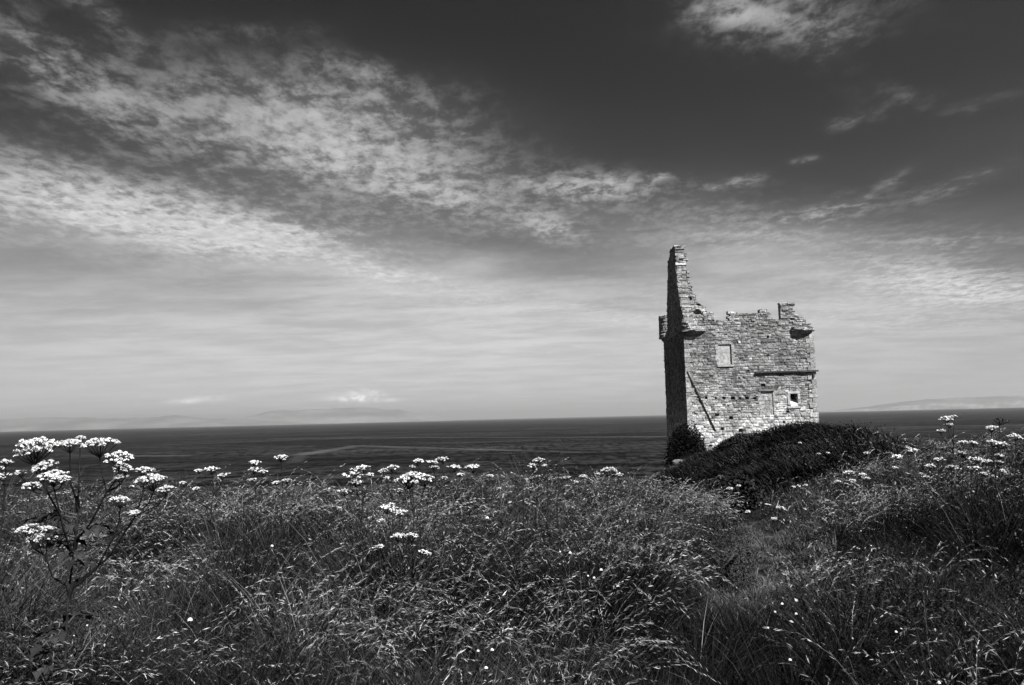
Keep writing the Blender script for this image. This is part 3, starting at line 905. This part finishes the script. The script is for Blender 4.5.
# ------------------------------------------------------------------ bushes
def bush(center, rad, n, label, name='bush', tone=(.015, .04), seed=0, leaf=(.05, .12)):
    cx, cy = center[0], center[1]
    gz_ = float(ground(np.array([cx]), np.array([cy]))[0])
    o = empty(name, (cx, cy, gz_), label, 'bush')
    zc = center[2] - gz_
    d = rng.normal(0, 1, (n, 3)); d /= np.linalg.norm(d, axis=1, keepdims=True)
    u_, v_ = np.arctan2(d[:, 1], d[:, 0]) * 1.6, d[:, 2] * 2
    lump = .72 + .55 * fbm(u_ + 9, v_, seed, 3)
    rr = rng.uniform(.25, 1, n) ** .45 * lump
    P = d * rr[:, None] * np.array(rad)[None] + np.array([0, 0, zc])
    P = P[P[:, 2] > -.1]
    V, Q, tn = leaves(P, rng.uniform(leaf[0], leaf[1], len(P)), rng.uniform(tone[0], tone[1], len(P)) * np.where(rng.random(len(P)) < .06, 2.2, 1), flat=.7, asp=.6)
    c = MB(); c.add(V, Q, tone=tn); c.build('crown', M_bracken, o)
    t = MB()
    for k in range(5):
        a = k * 1.3
        tip = np.array([math.cos(a) * rad[0] * .45, math.sin(a) * rad[1] * .45, zc + rad[2] * .2])
        t.tube([[0.02 * k, 0, -.1], tip * .4 + [0, 0, .1], tip], [.04, .025, .01], 5)
    t.build('trunk', M_stem, o)
    return o


bush(at(689, 463, 48.6), (1.35, .75, 2.3), 20000, 'dark ivy-like bush against the foot of the tower at its shaded corner', seed=3, tone=(.004, .012), leaf=(.08, .16))
bush(at(743, 448, 27.0), (.85, .75, .46), 9000, 'low rounded dark bush in front of the pale lower wall of the tower', seed=5, tone=(.014, .034))
bush(at(800, 437, 27.5), (1.25, .9, .50), 10000, 'widest dark bush crowning the mound below the right corner of the tower', seed=7, tone=(.014, .036))
bush(at(846, 438, 27.0), (.75, .8, .42), 6000, 'rightmost low dark bush on the crest of the mound, clear of the tower', seed=11, tone=(.018, .045))
bush(at(735, 494, 16.5), (.55, .5, .40), 5000, 'dark bush at the low near foot of the mound beside the path', seed=13, tone=(.010, .030))
bush(at(722, 565, 8.2), (.38, .42, .5), 6000, 'fuzzy dark tussock bush at the left edge of the path', seed=9, tone=(.014, .035), leaf=(.012, .035))

# ------------------------------------------------------------------ fallen blocks at the tower foot
for k, (px, py, dd, sz, lb) in enumerate([(681, 474, 47.5, .50, 'largest pale fallen block lying at the shaded foot of the tower'), (676, 478, 46.0, .34, 'smaller fallen stone just left of the largest fallen block')]):
    P = at(px, py, dd)
    gz_ = float(ground(np.array([P[0]]), np.array([P[1]]))[0])
    nlat, nlon = 7, 11
    V = []
    for i in range(nlat):
        for j in range(nlon):
            th, ph = math.pi * i / (nlat - 1), 2 * math.pi * j / nlon
            dv = np.array([math.sin(th) * math.cos(ph), math.sin(th) * math.sin(ph), math.cos(th)])
            dv = np.sign(dv) * np.abs(dv) ** .6
            V.append(dv * sz * np.array([1, .8, .7]) * (1 + .18 * (float(vnoise(np.array([j * .9 + k * 7]), np.array([i * .9]), 3)[0]) - .5)))
    q = [[i * nlon + j, i * nlon + (j + 1) % nlon, (i + 1) * nlon + (j + 1) % nlon, (i + 1) * nlon + j] for i in range(nlat - 1) for j in range(nlon)]
    b = MB(); b.add(V, q, tone=.62)
    o = b.build('fallen_stone', M_stone)
    o.location = (P[0], P[1], max(gz_ + sz * .5, P[2] - sz * .3)); o['label'] = lb; o['category'] = 'stone'


# ------------------------------------------------------------------ hogweed
def umbel(center, dia, normal, stem_from, detail, b_w, b_s, tone=1.0, sparse=1.0, rays=True):
    n = np.array(normal, float); n /= np.linalg.norm(n)
    a = np.cross(n, [0, 1, 0.13]); a /= np.linalg.norm(a); b = np.cross(n, a)
    K = int(28 * sparse) if detail > 1 else int(15 * sparse)
    lop = rng.normal(0, .16, 2)
    hub = center - n * dia * .32
    for k in range(K):
        f = math.sqrt((k + .5) / K); an = k * 2.39996 + rng.uniform(-.2, .2)
        rr = dia * .5 * f * rng.uniform(.80, 1.14) * (1 + lop[0] * math.cos(an) + lop[1] * math.sin(an))
        c = center + (a * math.cos(an) + b * math.sin(an)) * rr + n * dia * (.17 * (1 - f * f) + rng.normal(0, .022))
        sr = dia * (.078 if detail > 1 else .092) * rng.uniform(.6, 1.3)
        m_ = 20 if detail > 1 else 9
        ang = rng.uniform(0, 2 * math.pi, m_); q_ = np.sqrt(rng.uniform(0, 1, m_))
        cc = c[None] + (a[None] * np.cos(ang)[:, None] + b[None] * np.sin(ang)[:, None]) * (sr * q_)[:, None] + n[None] * (sr * .75 * (1 - q_ ** 2))[:, None]
        s = sr * (.30 if detail > 1 else .55) * rng.uniform(.8, 1.25, m_)
        nn = n[None] + rng.normal(0, .5, (m_, 3)); nn /= np.linalg.norm(nn, axis=1, keepdims=True)
        e1 = np.cross(nn, np.array([.3, 1, .2])[None]); e1 /= np.linalg.norm(e1, axis=1, keepdims=True); e2 = np.cross(nn, e1)
        V = np.stack([cc - e1 * s[:, None], cc - e2 * s[:, None] + nn * s[:, None] * .25, cc + e1 * s[:, None], cc + e2 * s[:, None] + nn * s[:, None] * .25], 1)
        b_w.add(V.reshape(-1, 3), (np.arange(m_) * 4)[:, None] + np.arange(4)[None], tone=tone * rng.uniform(.85, 1.1))
        if rays:
            mid = hub * .45 + c * .55 - n * dia * .03
            b_w.tube([hub, mid, c], [dia * .012, dia * .009, dia * .008] if detail > 1 else [dia * .016] * 3, 3, tone=1.0, m=1)
    return hub


def hogweed(label, d, base, ums, detail=1, name='hogweed', dark=False, leaf=True):
    """ums: (px, py, width, height in the photo) of each flower head; d: distance; base: photo column of the foot"""
    pts = [at(u[0], u[1], d + (u[4] if len(u) > 4 else 0)) for u in ums]
    top = max(pts, key=lambda p: p[2])
    bx = at(base, 560, d)[0]
    gz_ = float(ground(np.array([bx]), np.array([d]))[0])
    o = empty(name, (bx, d, gz_), label, 'hogweed', 'hogweed plants in the meadow')
    O = np.array([bx, d, gz_])
    ml = [M_dark if dark else M_petal, M_stem]
    stem = MB()
    ht = top[2] - gz_
    sr = .0068 if detail > 1 else .006
    hubs = []
    for u, p in zip(ums, pts):
        dia = u[2] * d / FPX
        tilt = math.asin(min(.95, max(.12, u[3] / u[2] * .75)))
        elev = -math.atan2(p[2], math.hypot(p[0], p[1]))
        tl = max(-.05, tilt - elev - .12)
        nrm = np.array([rng.normal(0, .10), -math.sin(tl), math.cos(tl)])
        fb = MB()
        hubs.append(umbel(p - O, dia, nrm, None, detail, fb, None, tone=1.0))
        fb.build('flower_head', ml, o)
    # main stem rises to under the highest head, side branches fork from it
    th_ = hubs[int(np.argmax([p[2] for p in pts]))]
    zs_ = np.linspace(0, 1, 6)
    sp = np.stack([th_[0] * zs_ ** 1.6 + .012 * np.sin(zs_ * 9), th_[1] * zs_ ** 1.6, th_[2] * zs_], -1); sp[0] = [0, 0, -.05]; sp[-1] = th_
    stem.tube(sp, np.linspace(sr, sr * .45, 6), 6)
    def on_stem(z_):
        f_ = z_ / th_[2]
        return np.array([np.interp(f_, sp[:, 2] / th_[2], sp[:, i]) for i in range(3)])

    rest = [h_ for h_ in hubs if not np.allclose(h_, th_)]
    groups = []
    for h_ in rest:
        for gr in groups:
            if detail > 1 and np.linalg.norm(np.mean(gr, 0) - h_) < .125:
                gr.append(h_); break
        else:
            groups.append([h_])
    for gr in groups:
        c_ = np.mean(gr, 0)
        hd = math.hypot(c_[0] - th_[0], c_[1] - th_[1])
        zj = max(.25 * ht, min(c_[2] - .08 - .7 * hd, th_[2] * .84)) + rng.uniform(-.03, .03)
        j = on_stem(zj)
        kn = c_ * .78 + j * .22 + np.array([0, 0, -.02]) if len(gr) > 1 else gr[0]
        bow = np.array([(kn[0] - j[0]) * .12 + rng.normal(0, .008), rng.normal(0, .01), -.02])
        stem.tube([j, j * .5 + kn * .5 + bow, kn], [sr * .75, sr * .62, sr * (.55 if len(gr) > 1 else .38)], 5)
        if len(gr) > 1:
            for h_ in gr:
                stem.tube([kn, kn * .45 + h_ * .55 + np.array([(h_[0] - kn[0]) * .15, 0, -.006]), h_], [sr * .5, sr * .42, sr * .34], 5)
        # leaf sheath at the fork
        stem.tube([j - [0, 0, .03], j + (kn - j) * .06, j + (kn - j) * .16], [sr * 1.0, sr * 1.5, sr * .6], 6)
    stem.build('stem', M_stem, o, smooth=True)
    if leaf:
        for k in range(18 if detail > 1 else 2):
            a0 = rng.uniform(0, 2 * math.pi); zb = ht * (rng.uniform(.40, .82) if detail > 1 else rng.uniform(.28, .5))
            lf = MB(); ln = rng.uniform(.10, .18)
            dr = np.array([math.cos(a0), math.sin(a0), 0]); sdv = np.array([-math.sin(a0), math.cos(a0), 0])
            b0 = np.array([np.interp(zb, sp[:, 2], sp[:, 0]), np.interp(zb, sp[:, 2], sp[:, 1]), zb])
            rib = [b0 + dr * ln * t_ + np.array([0, 0, ln * (.5 * t_ - .55 * t_ * t_)]) for t_ in (0, .4, .7, 1.0)]
            lf.tube(rib, .003, 4, tone=.06)
            for t_, sz in ((.45, .5), (.72, .42), (1.0, .5)):
                for s_ in ((-1, 1) if t_ < 1 else (0,)):
                    c = b0 + dr * ln * t_ + np.array([0, 0, ln * (.5 * t_ - .55 * t_ * t_)])
                    ax = dr * (1 if s_ == 0 else .55) + sdv * s_ * .8; ax /= np.linalg.norm(ax)
                    wx_ = np.cross([0, 0, 1.], ax)
                    pr = [(0, 0), (.2, .30), (.38, .17), (.55, .33), (.72, .15), (1.0, 0), (.72, -.15), (.55, -.33), (.38, -.17), (.2, -.30)]
                    L_ = ln * sz
                    Vv = [c + ax * L_ * a_ + wx_ * L_ * b_ + np.array([0, 0, -.45 * L_ * a_ * a_ + .5 * L_ * abs(b_) + L_ * rng.uniform(-.06, .06)]) for a_, b_ in pr]
                    Vv.append(c + ax * L_ * .45)
                    lf.add(Vv, None, [[i, (i + 1) % 10, 10] for i in range(10)], tone=rng.uniform(.010, .028))
            lf.build('leaf', M_leaf, o)
    return o


for a_, k_ in HW:
    hogweed(*a_, **k_)

# ------------------------------------------------------------------ tall dark stalks (dock) against the sea
for px, y0, y1, d, lean, lb in ((522, 447, 480, 8.2, 1, 'short upright dark dock stalk against the sea, leftmost of three'), (546, 448, 478, 8.0, 2, 'middle dark dock stalk of the three, slightly bowed'), (554, 440, 478, 8.1, 7, 'tallest dark dock stalk of the three, leaning right')):
    tp = at(px + lean, y0, d); b0 = at(px, y1, d)
    gz_ = float(ground(np.array([b0[0]]), np.array([d]))[0])
    o = empty('dock_stalk', (b0[0], d, gz_), lb, 'dock plant', 'dock stalks on the meadow edge')
    O = np.array([b0[0], d, gz_]); t = tp - O
    s = MB(); s.tube([[0, 0, -.03], [t[0] * .3, 0, t[2] * .5], [t[0] * .7, 0, t[2] * .85], t], [.005, .004, .003, .002], 5); s.build('stem', M_stem, o)
    s = MB(); N = 130
    f = rng.uniform(.62, 1, N)
    P = np.stack([np.interp(f, [0, .5, .85, 1], [0, t[0] * .3, t[0] * .7, t[0]]), np.zeros(N), f * t[2]], -1) + rng.normal(0, .006, (N, 3))
    V, Q, tn = leaves(P, rng.uniform(.008, .016, N), rng.uniform(.03, .07, N), flat=1.0, asp=.7)
    s.add(V, Q, tone=tn); s.build('seed_spike', M_leaf, o)

# ------------------------------------------------------------------ small round white flowers low in the grass
DAISY = [(570, 553, 4.5, 'white clover head, leftmost of the pair above the path-side grass'), (560, 552, 2.6, 'tiny white clover head just left of the brightest pair'),
         (601, 570, 4.5, 'round white clover head standing alone right of the pair'), (594, 578, 4, 'white clover head below the lone round one'), (588, 576, 3, 'small white clover head left below the lone round one'),
         (190, 620, 7, 'largest white daisy head low in the grass at the left'), (782, 604, 4, 'white daisy low at the right of the path, highest of its patch'), (775, 612, 3.5, 'white daisy second down in the right-hand patch'),
         (796, 614, 4, 'white daisy right of the others in the right-hand patch'), (768, 628, 3, 'white daisy at the left rim of the right-hand patch'), (896, 632, 4, 'lone white daisy in the dark grass at lower right'),
         (790, 660, 4.5, 'lowest white daisy of the right-hand patch'), (272, 546, 4, 'pale daisy head in the left middle of the meadow'), (939, 683, 5, 'white daisy on the bottom edge at the right'), (492, 650, 5, 'white clover head near the bottom middle'),
         (486, 668, 5, 'white clover head nearest the bottom edge at the middle'), (478, 651, 4, 'small white clover head left of the bottom middle one'), (487, 518, 5, 'pale flower head in the long grass right of the hogweed platform')]
for px, py, w, lb in DAISY:
    P = hit(px, py, .03)
    gz_ = float(ground(np.array([P[0]]), np.array([P[1]]))[0])
    o = empty('daisy', (P[0], P[1], gz_), lb, 'flower', 'small white flowers low in the grass')
    r_ = w * P[1] / FPX / 2 * .82; h = P[2] - gz_
    s = MB(); s.tube([[0, 0, 0], [.01, 0, h * .5], [0, 0, h - .003]], .0016, 4); s.build('stem', M_stem, o)
    s = MB()
    for k in range(22):
        a_ = k * 2.4; f = math.sqrt((k + .5) / 22)
        c = np.array([math.cos(a_) * f * r_ * .75, math.sin(a_) * f * r_ * .75, h + r_ * .65 * (1 - f * f)])
        ax = np.array([math.cos(a_) * f, math.sin(a_) * f - .25, 1.1 - f]); ax /= np.linalg.norm(ax)
        sd = np.cross(ax, [.2, .9, .1]); sd /= np.linalg.norm(sd); s2 = np.cross(ax, sd); q_ = r_ * .42
        s.add([c - sd * q_, c - s2 * q_, c + sd * q_, c + s2 * q_], [[0, 1, 2, 3]], tone=rng.uniform(.8, 1.05))
    s.build('flower_head', M_petal, o)

# ------------------------------------------------------------------ light: sun, sky
SUN_AZ, SUN_EL = R(40), R(48)          # azimuth measured from straight behind the viewer towards the right
sd = Vector((math.sin(SUN_AZ) * math.cos(SUN_EL), -math.cos(SUN_AZ) * math.cos(SUN_EL), math.sin(SUN_EL)))
sl = bpy.data.lights.new('sun', 'SUN'); sl.energy = 5.0; sl.angle = R(.53); sl.color = (1, .995, .985)
so = bpy.data.objects.new('sun', sl); COL.objects.link(so)
so.rotation_euler = sd.to_track_quat('Z', 'Y').to_euler()

EXPO = 1.1
wd = bpy.data.worlds.new('World'); SC.world = wd; wd.use_nodes = True
g = NT(wd.node_tree)
tc = g.new('ShaderNodeTexCoord').outputs['Generated']
sky = g.new('ShaderNodeTexSky'); sky.sky_type = 'NISHITA'; sky.sun_disc = False
sky.sun_elevation = SUN_EL; sky.sun_rotation = math.atan2(sd.x, sd.y); sky.air_density = 1.0; sky.dust_density = .6; sky.ozone_density = 1.0
sc_ = g.new('ShaderNodeSeparateColor'); g.set(sc_.inputs[0], sky.outputs[0])
red = sc_.outputs[0]                     # seen through a red filter
sp = g.new('ShaderNodeSeparateXYZ'); g.set(sp.inputs[0], tc)
dx, dy, dz = sp.outputs
az = g.m('MULTIPLY', g.m('ARCTAN2', dx, dy), 57.29578)
el = g.m('MULTIPLY', g.m('ARCSINE', dz), 57.29578)
# the cloud deck as a flat layer overhead
zc = g.m('ADD', g.m('MAXIMUM', dz, 0.0), .06)
cb = g.new('ShaderNodeCombineXYZ'); g.set(cb.inputs[0], g.m('DIVIDE', dx, zc)); g.set(cb.inputs[1], g.m('DIVIDE', dy, zc))
pl = cb.outputs[0]
wn = g.noise(pl, 1.1, 4); wn3 = g.noise(pl, 4.0, 4); wn2 = g.noise(g.mapping(pl, (1, 1, 1), (0, 0, 1.1)), 1.4, 4)
azw = g.m('ADD', az, g.m('MULTIPLY', g.m('SUBTRACT', wn, .5), 9.0))
elw = g.m('ADD', el, g.m('MULTIPLY', g.m('SUBTRACT', wn2, .5), 4.0))


azs = g.m('ADD', az, g.m('MULTIPLY', g.m('SUBTRACT', wn3, .5), 4.0))
els = g.m('ADD', el, g.m('MULTIPLY', g.m('SUBTRACT', wn2, .5), 1.6))


def blob(px, py, rx, ry, rot, amp, warp=1):
    a0, e0 = azel(px, py)
    a_, e_ = ((az, el), (azw, elw), (azs, els))[int(warp)]
    c, s = math.cos(R(rot)), math.sin(R(rot))
    k = 1 / 13.9
    da = g.m('MULTIPLY', g.m('SUBTRACT', a_, a0), math.cos(R(e0))); de = g.m('SUBTRACT', e_, e0)
    u_ = g.m('MULTIPLY_ADD', da, c / (rx * k), g.m('MULTIPLY', de, -s / (rx * k)))
    v_ = g.m('MULTIPLY_ADD', da, s / (ry * k), g.m('MULTIPLY', de, c / (ry * k)))
    r2 = g.m('ADD', g.m('MULTIPLY', u_, u_), g.m('MULTIPLY', v_, v_))
    return g.m('MULTIPLY', g.m('EXPONENT', g.m('MULTIPLY', r2, -1)), amp)


def total(l):
    t = l[0]
    for x_ in l[1:]:
        t = g.m('ADD', t, x_)
    return t


cum = total([blob(60, 75, 130, 26, 22, .62), blob(270, 130, 130, 34, 18, .55), blob(400, 165, 120, 44, 14, .62), blob(360, 105, 100, 26, 8, .40), blob(440, 205, 70, 14, 8, .35),
             blob(70, 205, 190, 34, 6, 1.0), blob(270, 238, 120, 24, 10, .80),
             blob(590, 188, 62, 15, 4, .85, 2), blob(735, 183, 26, 5, -6, .60, 2), blob(553, 226, 30, 12, 20, .60, 2), blob(655, 178, 16, 5, -6, .4, 2),
             blob(775, 15, 70, 24, 12, .62, 2), blob(828, 46, 26, 15, 30, .32, 2), blob(720, 8, 40, 14, 20, .5, 2), blob(895, 100, 30, 10, 20, .16, 2),
             blob(950, 187, 36, 7, -14, .30, 2), blob(890, 182, 18, 5, -20, .32, 2), blob(850, 123, 20, 6, -5, .35, 2), blob(980, 103, 18, 5, -8, .20, 2), blob(805, 160, 12, 3, 0, .35, 2),
             blob(905, 268, 60, 16, 5, .45, 2), blob(980, 290, 90, 15, 8, .9, 2), blob(828, 213, 42, 8, -8, .45, 2), blob(750, 236, 120, 28, 8, .42, 2), blob(690, 300, 150, 26, 5, .30, 2), blob(900, 318, 120, 20, 6, .42, 2), blob(470, 300, 90, 14, 6, .45, 2), blob(965, 240, 50, 7, 4, .4, 2),
             blob(95, 6, 30, 10, 30, .45, 2), blob(360, 70, 45, 10, 10, .35, 2), blob(250, 30, 60, 8, -8, .22, 2), blob(640, 320, 70, 10, 6, .5, 2), blob(400, 275, 60, 8, 8, .6, 2)])
veil = total([blob(150, 350, 480, 80, 4, .62), blob(560, 340, 330, 60, 4, .50), blob(760, 270, 150, 46, 10, .50), blob(960, 330, 200, 50, 4, .28), blob(420, 285, 160, 30, 8, .38),
              blob(130, 225, 260, 40, 6, .30), blob(380, 165, 170, 60, 14, .20)])
mott = g.noise(g.mapping(pl, (1.5, 1.0, 1), (0, 0, R(18))), 11.0, 8, .66, .15)
mid_ = g.noise(g.mapping(pl, (.8, 1.5, 1), (0, 0, R(30))), 3.0, 5, .6, .3)
tex = g.m('ADD', g.m('MULTIPLY', mott, .64), g.m('MULTIPLY', mid_, .36))
ca = g.m('MULTIPLY', cum, g.mr(g.m('MULTIPLY_ADD', cum, .09, tex), .455, .655, .10, .97), clamp=True)
stk = g.noise(g.mapping(pl, (.6, 1.0, 1), (0, 0, R(14))), 1.8, 9, .70, .15)
va = g.m('MULTIPLY', veil, g.mr(stk, .34, .66, .70, 1.14), clamp=True)
thin = g.mr(g.noise(g.mapping(pl, (.7, 1.3, 1), (0, 0, R(20))), .9, 6, .62, .4), .45, .75, 0, .04)
# cap cloud on the far mountain, thin bars near the horizon
caps = total([blob(365, 395, 13, 4.5, 0, .8, 0), blob(352, 399, 22, 2.4, 2, .7, 0), blob(385, 400, 14, 2, 0, .4, 0), blob(197, 400, 22, 2.5, -3, .35, 0), blob(182, 402, 8, 2, 0, .3, 0)])
K = 1 / 2 ** EXPO
SKY_MUL = .1
b0 = g.m('MULTIPLY', g.m('POWER', red, 2.9), .0050)
thin = g.m('MULTIPLY', thin, g.mr(el, 12, 28, 1, .15))
base = g.m('MULTIPLY', g.m('DIVIDE', b0, g.m('MULTIPLY_ADD', b0, 1.3, 1.0)), K)
cl_hi = g.mr(el, 5, 30, .66 * K, .36 * K, False)
veil_c = g.mr(el, 1, 22, .80 * K, .48 * K, False)


def mixv(a, b, f):
    return g.m('ADD', a, g.m('MULTIPLY', g.m('SUBTRACT', b, a), f))


s_ = mixv(base, g.m('MULTIPLY', cl_hi, .9), thin)
s_ = mixv(s_, veil_c, va)
cl_t = g.m('MULTIPLY', cl_hi, g.mr(g.noise(g.mapping(pl, (1.3, 1.0, 1), (0, 0, R(18))), 13.0, 6, .62, .2), .32, .68, .88, 1.36, False))
s_ = mixv(s_, cl_t, ca)
s_ = mixv(s_, 1.5 * K, g.m('MULTIPLY', g.m('MULTIPLY', caps, g.mr(g.noise(tc, 90.0, 4), .34, .58, .25, 1)), 1.0, clamp=True))
bg = g.new('ShaderNodeBackground'); g.set(bg.inputs[0], g.grey(g.m('MULTIPLY', s_, 1 / SKY_MUL))); bg.inputs[1].default_value = SKY_MUL
wo = g.new('ShaderNodeOutputWorld'); g.set(wo.inputs[0], bg.outputs[0])

# ------------------------------------------------------------------ air
mh = bpy.data.materials.new('haze_air'); mh.use_nodes = True
g = NT(mh.node_tree)
pv = g.new('ShaderNodeVolumePrincipled')
pv.inputs['Color'].default_value = (.9, .9, .9, 1); pv.inputs['Density'].default_value = 5.5e-5; pv.inputs['Anisotropy'].default_value = .36
o = g.new('ShaderNodeOutputMaterial'); g.set(o.inputs['Volume'], pv.outputs[0])
hb = MB(); hb.box((-61000, -61000, SEA_Z - 5), (61000, 61000, 380))
hz = hb.build('haze', mh, kind='stuff')

# ------------------------------------------------------------------ render settings
SC.view_settings.view_transform = 'Standard'; SC.view_settings.look = 'None'
SC.view_settings.exposure = EXPO; SC.view_settings.gamma = 1.0
SC.render.engine = 'CYCLES'
cy = SC.cycles
cy.max_bounces = 5; cy.diffuse_bounces = 2; cy.glossy_bounces = 2; cy.transmission_bounces = 2; cy.volume_bounces = 0; cy.transparent_max_bounces = 4
cy.use_denoising = True
cy.caustics_reflective = cy.caustics_refractive = False
